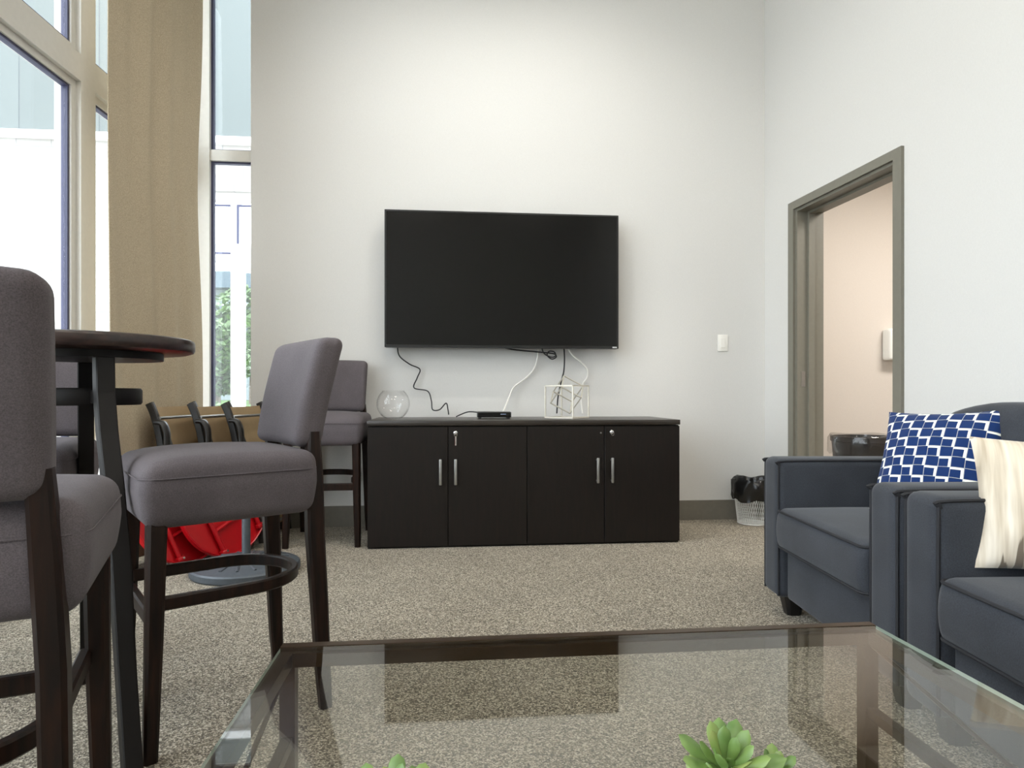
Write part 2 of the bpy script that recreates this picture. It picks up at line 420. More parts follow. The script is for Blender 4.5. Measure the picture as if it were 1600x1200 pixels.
# ---- side room
f = BM(); wallbox(f, (5.05, 5.36), (1.95, 5.02), -.15, 0, 2.75); struct('wall_side_room_back', f, 'wall2', sm=0)
f = BM(); wallbox(f, (5.05, 1.4), (5.05, 5.36), -.12, 0, 2.75); struct('wall_side_room_right', f, 'wall2', sm=0)
f = BM(); wallbox(f, (2.55, 1.4), (5.17, 1.4), -.12, 0, 2.75); struct('wall_side_room_front', f, 'wall2', sm=0)
f = BM(); prism(f, [(2.49, 1.3), (5.2, 1.3), (5.2, 5.55), (2.03, 5.2), (2.03, 4.68)], 2.75, 2.85); struct('ceiling_side_room', f, 'ceil', sm=0)
f = BM(); wallbox(f, (1.95+.01, 5.019), (5.04, 5.348), -.012, 0, .14); struct('baseboard_side_room', f, 'base', sm=0)

# ---- left window wall
TR0, TR1, WTOP = 2.42, 2.55, 4.12
YM = [3.17, 1.62, .15, -1.32, -2.78]           # mullions
mw = .06
def lb(bm, y0, y1, n0, n1, z0, z1, mat=0): prism(bm, [L(y0, n0), L(y1, n0), L(y1, n1), L(y0, n1)], z0, z1, mat)
f = BM(); lb(f, YR-.1, 4.257, 0, .16, WTOP, CEIL); struct('wall_left', f, 'wall', sm=0)
edges = [4.17]+YM
idx = 0
for i in range(len(edges)-1):
    y1, y0 = edges[i], edges[i+1]
    w = sroot('window_%d' % (i+1))
    f = BM()
    lb(f, y0-mw, y0+mw, .005, .13, 0, WTOP)                       # mullion on the near side
    if i == 0: lb(f, 4.16, 4.262, .0, .13, 0, WTOP)
    a, b = y0+mw, y1-(mw if i else .01)
    lb(f, a, b, .005, .13, TR0, TR1); lb(f, a, b, .005, .13, 0, .1); lb(f, a, b, .005, .13, WTOP-.07, WTOP)
    struct('window_frame', f, 'alu', w, sm=0)
    g = BM()                                                      # sash and gasket lines
    for z0, z1 in ((.1, TR0), (TR1, WTOP-.07)):
        lb(g, a, a+.035, .03, .09, z0, z1); lb(g, b-.035, b, .03, .09, z0, z1)
        lb(g, a+.035, b-.035, .03, .09, z0, z0+.035); lb(g, a+.035, b-.035, .03, .09, z1-.035, z1)
    struct('sash', g, 'alu', w, sm=0)
    g = BM()
    for z0, z1 in ((.135, TR0-.035), (TR1+.035, WTOP-.105)):
        lb(g, a+.035, a+.047, .04, .07, z0, z1); lb(g, b-.047, b-.035, .04, .07, z0, z1)
        lb(g, a+.047, b-.047, .04, .07, z0, z0+.012); lb(g, a+.047, b-.047, .04, .07, z1-.012, z1)
    struct('gasket', g, 'gasket', w, sm=0)
    for z0, z1 in ((.147, TR0-.047), (TR1+.047, WTOP-.117)):
        g = BM(); lb(g, a+.047, b-.047, .052, .058, z0, z1); struct('pane', g, 'glass', w, sm=0)
# narrow window beside the back wall
w = sroot('window_5')
def bb(bm, x0, x1, n0, n1, z0, z1): prism(bm, [BW(x0, n0), BW(x1, n0), BW(x1, n1), BW(x0, n1)], z0, z1)
xa, xb = -2.022, -1.754
f = BM(); bb(f, LCORNER.x+.001, xa, .005, .12, 0, WTOP)
bb(f, xa, xb, .02, .11, 2.468, 2.54); bb(f, xa, xb, .02, .11, 0, .1); bb(f, xa, xb, .02, .11, WTOP-.07, WTOP)
struct('window_frame', f, 'alu', w, sm=0)
g = BM()
for z0, z1 in ((.1, 2.468), (2.54, WTOP-.07)):
    bb(g, xa, xa+.016, .04, .075, z0, z1); bb(g, xa+.016, xb, .04, .075, z0, z0+.01); bb(g, xa+.016, xb, .04, .075, z1-.012, z1)
struct('gasket', g, 'gasket', w, sm=0)
for z0, z1 in ((.11, 2.456), (2.55, WTOP-.082)):
    g = BM(); bb(g, xa+.016, xb, .054, .06, z0, z1); struct('pane', g, 'glass', w, sm=0)
f = BM(); bb(f, LCORNER.x-.1, -1.754, .0, .2, WTOP, CEIL); struct('wall_back_header', f, 'wall', sm=0)

# ---- curtain
def curtain():
    bm = BM(); NU, NZ = 90, 40; ztop, zbot = 4.1, .03
    front, back = [], []
    for k in range(NZ+1):
        z = ztop+(zbot-ztop)*k/NZ; t = k/NZ
        rowf, rowb = [], []
        for i in range(NU+1):
            s = i/NU
            near = 3.12+.01*math.sin(z*2.2); 
            far = 4.15-.09*math.exp(-((z-2.2)/.7)**2)
            y = near+(far-near)*s
            amp = .007+.009*t
            n = -.112-.03*s-amp*math.sin(s*2*PI*3.5+.5*math.sin(z*.8))-.008*math.sin(s*31+z)
            p = L(y, n); q = L(y, n+.004)
            rowf.append(bm.verts.new((p.x, p.y, z))); rowb.append(bm.verts.new((q.x, q.y, z)))
        front.append(rowf); back.append(rowb)
    for g in (front, back):
        for k in range(NZ):
            for i in range(NU): bm.faces.new((g[k][i], g[k][i+1], g[k+1][i+1], g[k+1][i]))
    for k in range(NZ):
        for i in (0, NU): bm.faces.new((front[k][i], front[k+1][i], back[k+1][i], back[k][i]))
    for i in range(NU):
        for k in (0, NZ): bm.faces.new((front[k][i], front[k][i+1], back[k][i+1], back[k][i]))
    return bm
cr = thing('curtain', 'full-length beige linen curtain hanging at the corner of the window wall', 'curtain')
obj('drape', curtain(), 'curtain', cr, 60)
f = BM(); a, b = L(3.0, -.115), L(4.12, -.115); tube(f, [(a.x, a.y, 4.13), (b.x, b.y, 4.13)], .014, 12)
for y in (3.05, 4.05):
    p, q = L(y, -.115), L(y, -.001); tube(f, [(p.x, p.y, 4.142), (q.x, q.y, 4.142)], .008, 8)
obj('curtain_rod', f, 'nickel', cr)

# ------------------------------------------------------------------ outside
f = BM(); prism(f, [(-60, 4.9), (60, 4.9), (60, 13), (-60, 13)], -.2, -.06); prism(f, [(-60, -30), (-2.6, -30), (-2.6, 4.9), (-60, 4.9)], -.2, -.06)
struct('ground_paving', f, 'pave', sm=0)
f = BM()
g = [[f.verts.new((x, y, z)) for x in (-60, 60)] for y, z in ((13, -.06), (16, .0), (22, .35), (30, .55), (70, .8))]
for i in range(4): f.faces.new((g[i][0], g[i][1], g[i+1][1], g[i+1][0]))
struct('ground_lawn', f, 'grass')
EY = 7.3
def eY(x): return EY+.09*(x+3)
def eb(bm, x0, x1, z0, z1, n0=0, n1=.25):
    prism(bm, [(x0, eY(x0)+n0), (x1, eY(x1)+n0), (x1, eY(x1)+n1), (x0, eY(x0)+n1)], z0, z1)
XO0, XO1, ZO = -3.62, -1.2, 3.20
f = BM(); eb(f, -12, 3, 3.80, 8.0); struct('wall_exterior_siding', f, 'siding', sm=0)
f = BM(); eb(f, -12, XO0, -.06, 3.72, -.04, .25); eb(f, XO0, XO1, ZO, 3.72, -.04, .25); eb(f, XO1, 1.4, -.06, 3.72, -.04, .25)
struct('wall_exterior_stone', f, 'stone', sm=0)
f = BM(); eb(f, -12, 3, 3.72, 3.80, -.1, .25); struct('trim_1', f, 'extwhite', sm=0)
# storefront entrance in that wall
d2 = sroot('door_2')
f = BM()
eb(f, XO0, XO1, 3.12, ZO, .02, .14)
for x, hw in ((XO0+.03, .06), (-3.175, .035), (-1.3, .06)): eb(f, x-hw, x+hw, -.06, 3.12, .02, .14)
eb(f, XO0, XO1, 2.42, 2.62, .02, .14)
struct('door_frame', f, 'extwhite', d2, sm=0)
f = BM()
eb(f, -3.138, -3.075, -.03, 2.42, .03, .1); eb(f, -1.46, -1.36, -.03, 2.42, .03, .1); eb(f, -3.075, -1.46, -.03, .25, .03, .1); eb(f, -3.075, -1.46, 2.3, 2.42, .03, .1)
struct('door_leaf', f, 'extwhite', d2, sm=0)
f = BM()
xh = -3.10
tube(f, spline([(xh+.03, eY(xh)+.03, 1.28), (xh+.03, eY(xh)-.05, 1.28), (xh+.05, eY(xh)-.05, 1.05), (xh+.03, eY(xh)-.05, 1.0), (xh+.03, eY(xh)+.03, 1.0)], 5), .016, 8)
struct('door_handle', f, 'extwhite', d2)
for x0, x1, z0, z1 in ((XO0+.09, -3.21, 0, 2.42), (-3.075, -1.46, .25, 2.3), (XO0+.09, -3.21, 2.62, 3.12), (-3.14, -1.36, 2.62, 3.12)):
    f = BM(); eb(f, x0, x1, z0, z1, .06, .066); struct('pane', f, 'glass', d2, sm=0)

f = BM()
eb(f, XO0+.09, -3.21, 3.04, 3.065, .012, .02); eb(f, XO0+.09, -3.21, 2.50, 2.52, .012, .02)
eb(f, -3.14, -3.115, 2.62, 3.04, .012, .02); eb(f, -3.14, -1.36, 3.04, 3.065, .012, .02)
struct('gasket', f, 'gasket', d2, sm=0)

def leafy(bm, c, rx, ry, rz, n, s):
    for _ in range(n):
        while True:
            p = Vector((random.uniform(-1, 1), random.uniform(-1, 1), random.uniform(-1, 1)))
            if .35 < p.length < 1: break
        q = Vector((c[0]+p.x*rx, c[1]+p.y*ry, c[2]+p.z*rz))
        e = Euler((random.uniform(-1.2, 1.2), random.uniform(-1.2, 1.2), random.uniform(0, 6.3))).to_matrix()
        k = s*random.uniform(.6, 1.3)
        vs = [bm.verts.new(q+e @ Vector(v)*k) for v in ((0, -.5, 0), (.28, 0, .06), (0, .6, 0), (-.28, 0, .06))]
        bm.faces.new(vs[:3]); bm.faces.new((vs[0], vs[2], vs[3]))
def tree(name, label, cat, x, y, zb, h, r, leaf, n=2200, s=.22, trunk=True, ry=None, zr=None):
    t = thing(name, label, cat, (x, y, zb))
    if trunk:
        f = BM(); tube(f, [(0, 0, -.2), (.03, 0, h*.3), (-.02, .02, h*.6), (0, 0, h*.8)], [.12, .1, .07, .03], 8)
        for a in range(5):
            tube(f, [(0, 0, h*.35), (.4*r*math.cos(a*1.3), .4*r*math.sin(a*1.3), h*.55), (.7*r*math.cos(a*1.3), .7*r*math.sin(a*1.3), h*.7)], [.05, .035, .015], 6)
        obj('trunk', f, 'bark', t)
    f = BM(); leafy(f, (0, 0, h*.62), r, ry or r, h*.4, n, s); obj('crown', f, leaf, t, 0)
    return t
tree('garden_tree', 'leafy green tree on the lawn seen through the narrow window', 'tree', -9.0, 19.5, .2, 2.9, 1.0, 'foliage')
tree('garden_shrub', 'low bright green shrub below the tree outside the narrow window', 'shrub', -8.6, 17.4, .0, .75, .8, 'hedge', 900, .15, False)
tree('background_tree', 'tall tree far behind the lawn, right of the pale building', 'tree', -11.4, 28, .5, 5, 2.2, 'foliage', 2400, .35)
bd = thing('neighbour_building', 'pale blue-grey building with overhanging roof far beyond the lawn', 'building', (-15.6, 36, .6))
obj('wall', B(-5, 5, 0, 6, 0, 6.2), 'farwall', bd, 0); obj('roof', B(-5.6, 5.6, -.8, 6.5, 6.2, 7.1), 'farroof', bd, 0)
for x in (-3, -1, 1, 3):
    o = obj('window', B(x-.5, x+.5, -.06, 0, 3.6, 5.4), 'extwhite', bd, 0); obj('window_pane', B(x-.42, x+.42, -.08, -.06, 3.68, 5.32), 'farglass', o, 0)

# ------------------------------------------------------------------ television
def tv():
    W, H, D = 1.585, .915, .055; z0 = 1.212
    xc = -.07
    p = BW(xc, -.13)
    t = thing('television', 'large black flat-screen television mounted on the back wall', 'television', (p.x, p.y, z0), BANG)
    obj('back_shell', B(-W/2, W/2, 0, D, 0, H, .006), 'black', t)
    fr = BM(); b = .011
    for a in ((-W/2, W/2, -.006, .0, 0, b+.006), (-W/2, W/2, -.006, .0, H-b, H), (-W/2, -W/2+b, -.006, 0, b+.006, H-b), (W/2-b, W/2, -.006, 0, b+.006, H-b)): box(fr, *a)
    obj('bezel', fr, 'black', t, 0)
    obj('screen', B(-W/2+b, W/2-b, -.003, -.0002, b+.006, H-b), 'screen', t, 0)
    obj('logo_badge', B(W/2-.042, W/2-.012, -.0075, -.006, .004, .013), 'silver', t, 0)
    m = BM(); box(m, -.35, .35, D, D+.02, .25, .65); box(m, -.2, .2, D+.02, .1285, .3, .6)
    obj('wall_mount', m, 'black', t, 0)
    return t
tv()
def BP(x, n, z):
    p = BW(x, n); return (p.x, p.y, z)
def W(px, py, Y):
    """point of the place seen at a pixel, at depth Y"""
    return ((px-800)/1000*Y, Y, CAMZ-(py-617)/1000*Y)

# ------------------------------------------------------------------ cabinet
CB = thing('storage_cabinet', 'long low dark brown storage cabinet with four doors under the television', 'cabinet', (-.84, 3.70, 0), BANG)
CW, CD, CH = 1.868, .60, .745; TS = .03
body = BM(); box(body, .004, CW-.004, .021, CD, .0, CH-TS-.003); obj('body', body, 'cab', CB, 0)
obj('cabinet_top', B(0, CW, -.004, CD+.004, CH-TS, CH, .003), 'cabtop', CB)
dw = (CW-.004)/4
for i in range(4):
    x0 = .002+dw*i+.002; x1 = .002+dw*(i+1)-.002
    do = obj('door', B(x0, x1, 0, .02, .012, CH-TS-.008, .0015, 1), 'cab', CB)
    hx = (x1-.042) if i in (0, 2) else (x0+.042)
    h = BM()
    box(h, hx-.008, hx+.008, -.03, -.020, .37, .52, .003)
    for z in (.378, .502): box(h, hx-.006, hx+.006, -.021, -.0001, z, z+.010)
    obj('handle', h, 'nickel', do)
    if i in (1, 3):
        k = BM(); lathe(k, [(.0, 0), (.012, 0), (.012, .007), (.009, .009), (0, .009)], 20)
        bmesh.ops.transform(k, matrix=Matrix.Translation((x0+.042, -.0002, .672)) @ Matrix.Rotation(PI/2, 4, 'X'), verts=k.verts[:])
        obj('lock', k, 'chrome', do)
        k = BM(); cx = x0+.042
        box(k, cx-.0022, cx+.0022, -.028, -.0092, .668, .676)
        ring = [(cx+.009*math.cos(a), -.026, .662+.009*math.sin(a)) for a in [2*PI*j/14 for j in range(14)]]
        tube(k, ring, .0016, 6, True)
        if i == 1: box(k, cx-.0045, cx+.0045, -.0275, -.0245, .600, .652, .001, 1)
        obj('key', k, 'chrome', do)
    if i == 2:
        k = BM(); lathe(k, [(0, 0), (.005, 0), (.005, .004), (0, .004)], 12)
        bmesh.ops.transform(k, matrix=Matrix.Translation((x1-.02, -.0002, .668)) @ Matrix.Rotation(PI/2, 4, 'X'), verts=k.verts[:])
        obj('screw_cap', k, 'nickel', do)
def CT(x, y, z=0):        # point on the cabinet top
    c, s = math.cos(BANG), math.sin(BANG); return (-.84+x*c-y*s, 3.70+x*s+y*c, CH+z)

# fish bowl
fb = BM(); prof = []
r = .106
for i in range(25):
    a = -PI/2+.55+(PI-.55-.72)*i/24
    prof.append((r*math.cos(a), .092+r*math.sin(a)))
prof = [(.0, .004), (.05, .002)]+prof+[(prof[-1][0]+.003, prof[-1][1]+.004)]
inner = [(max(0, rr-.003), z+.002) for rr, z in prof[::-1][:-1]]+[(0, .008)]
lathe(fb, prof+inner, 48)
o = obj('fish_bowl', fb, 'bowl', None, 80, CT(.116, .40, .0005)); tag(o, 'round clear glass fish bowl on the left end of the cabinet', 'bowl')

# set-top box
st = thing('cable_box', 'small flat black cable box lying on the cabinet top below the television', 'cable box', CT(.76, .34, 0), BANG-.05)
obj('case', B(-.108, .108, -.08, .08, .008, .042, .004), 'black', st)
for x in (-.09, .09):
    for y in (-.06, .06): obj('rubber_foot', lathe(BM(), [(0, 0), (.01, 0), (.01, .009), (0, .009)], 12, cx=x, cy=y), 'black', st)
obj('front_panel', B(-.1, .1, -.0825, -.08, .012, .038), 'screen', st, 0)
obj('indicator_light', B(.04, .075, -.0832, -.0825, .027, .030), 'led', st, 0)

# wire cube sculpture
sc = thing('wire_cube_sculpture', 'metal sculpture of two interlocking wire cubes on the cabinet', 'sculpture', CT(1.235, .34, 0), BANG+.86)
def wirecube(a, t, mtx):
    bm = BM(); h = a/2
    for ax in range(3):
        for s in (-1, 1):
            for q in (-1, 1):
                lo = [0, 0, 0]; hi = [0, 0, 0]
                lo[ax], hi[ax] = -h, h
                o1, o2 = [i for i in range(3) if i != ax]
                lo[o1], hi[o1] = s*(h-t/2)-t/2, s*(h-t/2)+t/2
                lo[o2], hi[o2] = q*(h-t/2)-t/2, q*(h-t/2)+t/2
                box(bm, lo[0], hi[0], lo[1], hi[1], lo[2], hi[2], mtx=mtx)
    return bm
obj('outer_cube', wirecube(.212, .008, Matrix.Translation((0, 0, .1065))), 'champagne', sc, 0)
obj('inner_cube', wirecube(.150, .007, Matrix.Translation((0, 0, .152)) @ Matrix.Rotation(-.86-.3, 4, 'Z') @ Matrix.Rotation(.55, 4, 'X') @ Matrix.Rotation(.58, 4, 'Y')), 'champagne', sc, 0)

# cables
def cable(name, label, pts, r, mat, n=8):
    o = obj(name, tube(BM(), spline(pts, n), r, 8), mat, None, 60); tag(o, label, 'cable'); return o
wb = -.02
def WP(px, py, n):    # on a plane n in front of the back wall, through pixel
    s = (px-800)/1000; Y = (4.464-n)/(1-.096*s); return (s*Y, Y, CAMZ-(py-617)/1000*Y)
cable('power_cable', 'black wavy cable hanging from the left underside of the television', [WP(621, 540, .04), WP(624, 556, .06), WP(640, 569, .04), WP(656, 577, .03), WP(652, 590, .03), WP(647, 606, .03), WP(668, 611, .04), WP(674, 626, .05), WP(676, 640, .06), WP(687, 640, .07), WP(697, 630, .07), WP(700, 640, .075), WP(701, 648, .075)], .0042, 'cableb')
cable('white_cable', 'white cable running from the cable box up to the television', [CT(.80, .425, .03), CT(.83, .47, .04), WP(795, 622, .06), WP(803, 605, .04), WP(820, 592, .03), WP(834, 577, .03), WP(840, 558, .05), WP(841, 542, .04)], .0058, 'cablew')
cable('black_lead', 'short black lead running from the cable box to the cabinet back', [CT(.70, .421, .025), CT(.66, .44, .035), CT(.60, .46, .038), CT(.55, .49, .02), CT(.52, .51, .005)], .004, 'cableb')
cable('straight_black_cable', 'straight black cable dropping from the television behind the wire cubes', [WP(881, 541, .04), WP(882, 560, .06), WP(881, 580, .05), WP(877, 596, .045), WP(872, 620, .04), WP(870, 646, .05)], .005, 'cableb')
cable('white_power_cable', 'white cable curving from the television down behind the wire cubes', [WP(886, 541, .04), WP(894, 554, .05), WP(908, 566, .035), WP(917, 577, .03), WP(917, 590, .03), WP(911, 600, .03), WP(908, 625, .035), WP(910, 646, .05)], .0062, 'cablew')
lp = [WP(775, 540, .05), WP(800, 546, .06), WP(830, 549, .065), WP(852, 551, .07), WP(866, 553, .07), WP(869, 558, .065), WP(862, 561, .065), WP(855, 555, .07), WP(858, 549, .075), WP(866, 550, .08), WP(868, 556, .08), WP(861, 558, .075), WP(850, 552, .06), WP(846, 541, .045)]
cable('coiled_cable', 'looped black cable bundled under the middle of the television', lp, .0046, 'cableb')

# light switch
p = BW(.329*4.61, -.0005)
sw = thing('light_switch', 'white rocker light switch on the back wall right of the television', 'light switch', (p.x, p.y, CAMZ+.081*4.61), BANG)
obj('switch_plate', B(-.038, .038, -.006, 0, -.06, .06, .003), 'whiteplastic', sw)
obj('rocker', B(-.017, .017, -.0085, -.006, -.034, .034, .001, 1), 'whiteplastic', sw)
obj('dimmer_slider', B(.010, .014, -.0115, -.0085, -.012, .016), 'whiteplastic', sw, 0)

# ------------------------------------------------------------------ bar stool
def make_stool(label):
    t = thing('bar_stool', label, 'stool')
    def seatfn(x, y, z):
        k = (1-(x/.225)**2)*(1-(y/.22)**2)
        if z > 0: z += .016*max(0, k)
        e = 1-.03*max(0, -z/.085)              # a little narrower below
        s = .007*(1-(z/.088)**2)
        x = x*e+s*(1 if x > 0 else -1)*(abs(x)/.22)**4; y = y*e+s*(1 if y > 0 else -1)*(abs(y)/.215)**4
        if z > .02 and y > 0: z -= .02*(y/.22)**4
        return x, y, z
    obj('seat', soft(BM(), .222, .215, .088, .032, seatfn, 10, 5, (0, 0, .652)), 'grey', t, 60)
    s = BM(); ring = [(x*1.0, y*1.0, .690) for x, y in rrect(.2295, .2225, .045, 6)]
    tube(s, ring, .0016, 6, True); obj('seat_seam', s, 'grey', t)
    def backfn(x, y, z):
        zz = max(0, z+.155)
        y2 = y-.068*(zz/.31)**1.25+.022*(1-(x/.21)**2)*-1+.012
        x2 = x*(1-.05*(1-zz/.31))
        if y > 0: y2 += .008*(1-(x/.21)**2)*math.sin(PI*max(0, min(1, zz/.31)))
        return x2, y2, z+(.006*(1-(x/.21)**2) if z > .1 else 0)
    obj('backrest', soft(BM(), .194, .042, .158, .030, backfn, 10, 5, (0, -.214, .903)), 'grey', t, 60)
    for s in (-1, 1):
        f = BM(); loft(f, [(s*.196, .196, 0, .032, .032), (s*.190, .187, .3, .04, .04), (s*.186, .180, .60, .046, .046)])
        obj('leg', f, 'stoolwood', t)
        f = BM(); loft(f, [(s*.198, -.248, 0, .03, .034), (s*.196, -.240, .12, .034, .040), (s*.192, -.232, .30, .036, .046), (s*.187, -.221, .5, .038, .050), (s*.179, -.221, .66, .038, .048), (s*.170, -.222, .79, .034, .036)])
        obj('leg', f, 'stoolwood', t)
    pts = [(-.168, .178, .372), (-.168, .06, .372), (-.168, -.06, .372)]
    for i in range(1, 16):
        a = PI*i/16; pts.append((-.168*math.cos(a), -.06-.16*math.sin(a), .372))
    pts += [(.168, -.06, .372), (.168, .06, .372), (.168, .178, .372)]
    obj('footrest', sweep(BM(), pts, .022, .034), 'stoolwood', t)
    obj('front_rail', sweep(BM(), [(-.168, .187, .335), (.168, .187, .335)], .022, .04), 'stoolwood', t)
    return t
SG = 'grey upholstered bar stools'
def face(dx, dy): return math.atan2(-dx, dy)      # rotation that turns +y to (dx,dy)
st1 = make_stool('grey upholstered bar stool in side view between round table and glass table')
st1.location = (-.853, 1.835, 0); st1.rotation_euler.z = face(-.78, -.63); st1['group'] = SG
dup(st1, (-.927, 1.045, 0), face(-.43, .90), 'nearest grey bar stool, seen from behind at the left edge of photo', SG)
s3 = dup(st1, (-1.135, 3.955, 0), face(.10, -1), 'grey bar stool against the back wall, left of the dark cabinet', SG)
s3.scale = (1.055,)*3
dup(st1, (-1.66, 2.09, 0), face(.35, -.94), 'grey bar stool behind the round bar table, mostly hidden by its legs', SG)

# ------------------------------------------------------------------ round bar table
TC = (-1.228, 1.84); TRAD = .285
bt = thing('bar_table', 'dark round bar-height table standing among the stools by the curtain', 'table', (TC[0], TC[1], 0))
f = BM(); lathe(f, [(0, 1.016), (TRAD-.02, 1.016), (TRAD-.004, 1.021), (TRAD, 1.028), (TRAD, 1.049), (TRAD-.003, 1.055), (TRAD-.01, 1.058), (0, 1.058)], 72); obj('table_top', f, 'tabletop', bt, 40)
f = BM(); lathe(f, [(.10, .996), (.20, .996), (.20, 1.0155), (.10, 1.0155)], 40); obj('mounting_plate', f, 'barleg', bt, 40)
for a in (-45, 123, 172, 252):
    a = math.radians(a); c, s = math.cos(a), math.sin(a)
    path = [(.475, 0), (.42, .22), (.365, .48), (.305, .66), (.245, .80), (.216, .90), (.21, .996)]
    f = BM(); rings = []
    for r, z in path:
        w = .022 if z > .3 else .020
        rings.append([f.verts.new((r*c+i*c-j*s, r*s+i*s+j*c, z)) for i, j in ((-w, -w), (w, -w), (w, w), (-w, w))])
    ring_skin(f, rings); bmesh.ops.bevel(f, geom=f.edges[:], offset=.003, segments=1, affect='EDGES')
    obj('leg', f, 'barleg', bt)
f = BM(); lathe(f, [(.10, .866), (.140, .866), (.144, .872), (.144, .908), (.140, .914), (.10, .914), (.096, .908), (.096, .872)], 56)
obj('ring_brace', f, 'barleg', bt, 40)
for a in (-45, 123, 172, 252):
    obj('spoke', box(BM(), .138, .205, -.016, .016, .872, .908, .002, 1, mtx=Matrix.Rotation(math.radians(a), 4, 'Z')), 'barleg', bt)

# ------------------------------------------------------------------ armchairs
def make_armchair(label):
    """+y is the front; origin at the floor, middle of the chair"""
    t = thing('armchair', label, 'armchair')
    Wd, Dp = .94, .92; aw = .147; AH = .635
    yF = Dp/2
    for s in (-1, 1):
        def afn(x, y, z): 
            if z > .2: z += .006*(1-(x/(aw/2))**2)
            return x, y, z
        a = obj('arm', soft(BM(), aw/2, Dp/2, .278, .03, afn, 6, 4, (s*(Wd/2-aw/2), 0, .357)), 'slate', t, 60)
        p = BM(); xo = s*(Wd/2-aw/2)
        for side in (-1, 1):
            x = xo+side*(aw/2-.008)
            pts = [(x, yF-.006, .09), (x, yF-.006, .58), (x, yF-.012, .61), (x, yF-.034, .629), (x, 0, .632), (x, -yF+.05, .632)]
            tube(p, spline(pts, 5), .0048, 6)
        obj('piping', p, 'piping', a)
    iw = Wd-2*aw
    obj('base', soft(BM(), iw/2-.001, .38, .10, .015, None, 4, 3, (0, .045, .18)), 'slate', t, 60)
    def cfn(x, y, z):
        k = max(0, (1-(x/(iw/2))**2))*max(0, (1-(y/.31)**2))
        if z > 0: z += .022*k
        y2 = y+.012*(1-(z/.08)**2)*(1 if y > .2 else 0)
        return x, y2, z
    sc_ = obj('seat_cushion', soft(BM(), iw/2-.004, .32, .083, .03, cfn, 10, 4, (0, .145, .365)), 'slate', t, 60)
    p = BM()
    for z in (.436, .296):
        tube(p, [(x, y+.145, z) for x, y in rrect(iw/2-.008, .324, .03, 5)], .0045, 6, True)
    obj('piping', p, 'piping', sc_)
    # back
    def bfn(x, y, z):
        return x, y-.10*((z+.36)/.72), z
    obj('back', soft(BM(), Wd/2-.004, .085, .36, .035, bfn, 8, 4, (0, -.325, .445)), 'slate', t, 60)
    def bcf(x, y, z):
        k = max(0, 1-(x/(iw/2))**2)
        y2 = y-.07*((z+.2)/.4)
        if y > 0: y2 += .03*k*max(0, 1-(z/.22)**2)
        return x, y2, z+(.05*k if z > .1 else 0)
    bc = obj('back_cushion', soft(BM(), iw/2-.004, .075, .205, .04, bcf, 10, 4, (0, -.20, .615)), 'slate', t, 60)
    p = BM()
    pts = [(x, -.145-.07*((zz+.2)/.4)-.01, .615+zz+(.05*max(0, 1-(x/(iw/2))**2) if zz > .1 else 0)) for x, zz in rrect(iw/2-.012, .195, .04, 8)]
    tube(p, pts, .0045, 6, True); obj('piping', p, 'piping', bc)
    for sx in (-1, 1):
        for sy in (-1, 1):
            f = BM(); loft(f, [(sx*(Wd/2-.085), sy*(Dp/2-.085), 0, .055, .055), (sx*(Wd/2-.085), sy*(Dp/2-.085), .085, .09, .09)]); obj('foot', f, 'foot', t)
    return t
AG = 'slate blue armchairs'
ar1 = make_armchair('dark slate armchair farther from the camera, holding the blue patterned cushion')
AR1 = dict(c=(1.522, 2.235), a=face(-1, -.0)); ar1.location = (*AR1['c'], 0); ar1.rotation_euler.z = AR1['a']; ar1['group'] = AG
AR2 = dict(c=(1.522, 1.272), a=face(-1, -.0))
dup(ar1, (*AR2['c'], 0), AR2['a'], 'dark slate armchair at the right edge of photo, holding the cream cushion', AG)

def pillow(name, label, mat, hx, hy, T, loc, rot):
    bm = BM(); N = 36
    def co(u, v, s):
        x = hx*u*(1-.07*(1-v*v)); y = hy*v*(1-.07*(1-u*u))
        h = max(0, 1-abs(u)**2.6)**.62*max(0, 1-abs(v)**2.6)**.62
        wr = .004*math.sin(9*u+4*v)*math.sin(7*v-3*u)*h
        return (x, y, s*T*h+wr)
    gs = []
    for s in (-1, 1):
        gs.append([[bm.verts.new(co(-1+2*i/N, -1+2*j/N, s)) for j in range(N+1)] for i in range(N+1)])
    for g in gs:
        for i in range(N):
            for j in range(N): bm.faces.new((g[i][j], g[i+1][j], g[i+1][j+1], g[i][j+1]))
    bmesh.ops.remove_doubles(bm, verts=bm.verts[:], dist=1e-5)
    o = obj(name, bm, mat, None, 60, loc); o.rotation_euler = rot
    tag(o, label, 'cushion'); return o
def basis(right, up):
    r = Vector(right).normalized(); u = Vector(up); u = (u-r*u.dot(r)).normalized(); n = r.cross(u)
    return Matrix((r, u, n)).transposed().to_euler()
pillow('throw_pillow', 'navy blue cushion with white stepped square pattern on the far armchair', 'pblue', .205, .215, .07, (1.545, 2.335, .645), basis((.53, -.85, .05), (.50, .14, 1)))
pillow('throw_pillow', 'cream streaked cushion on the near armchair at right edge', 'pcream', .22, .165, .075, (1.372, 1.545, .622), basis((.93, -.35, -.02), (.05, .2, 1)))

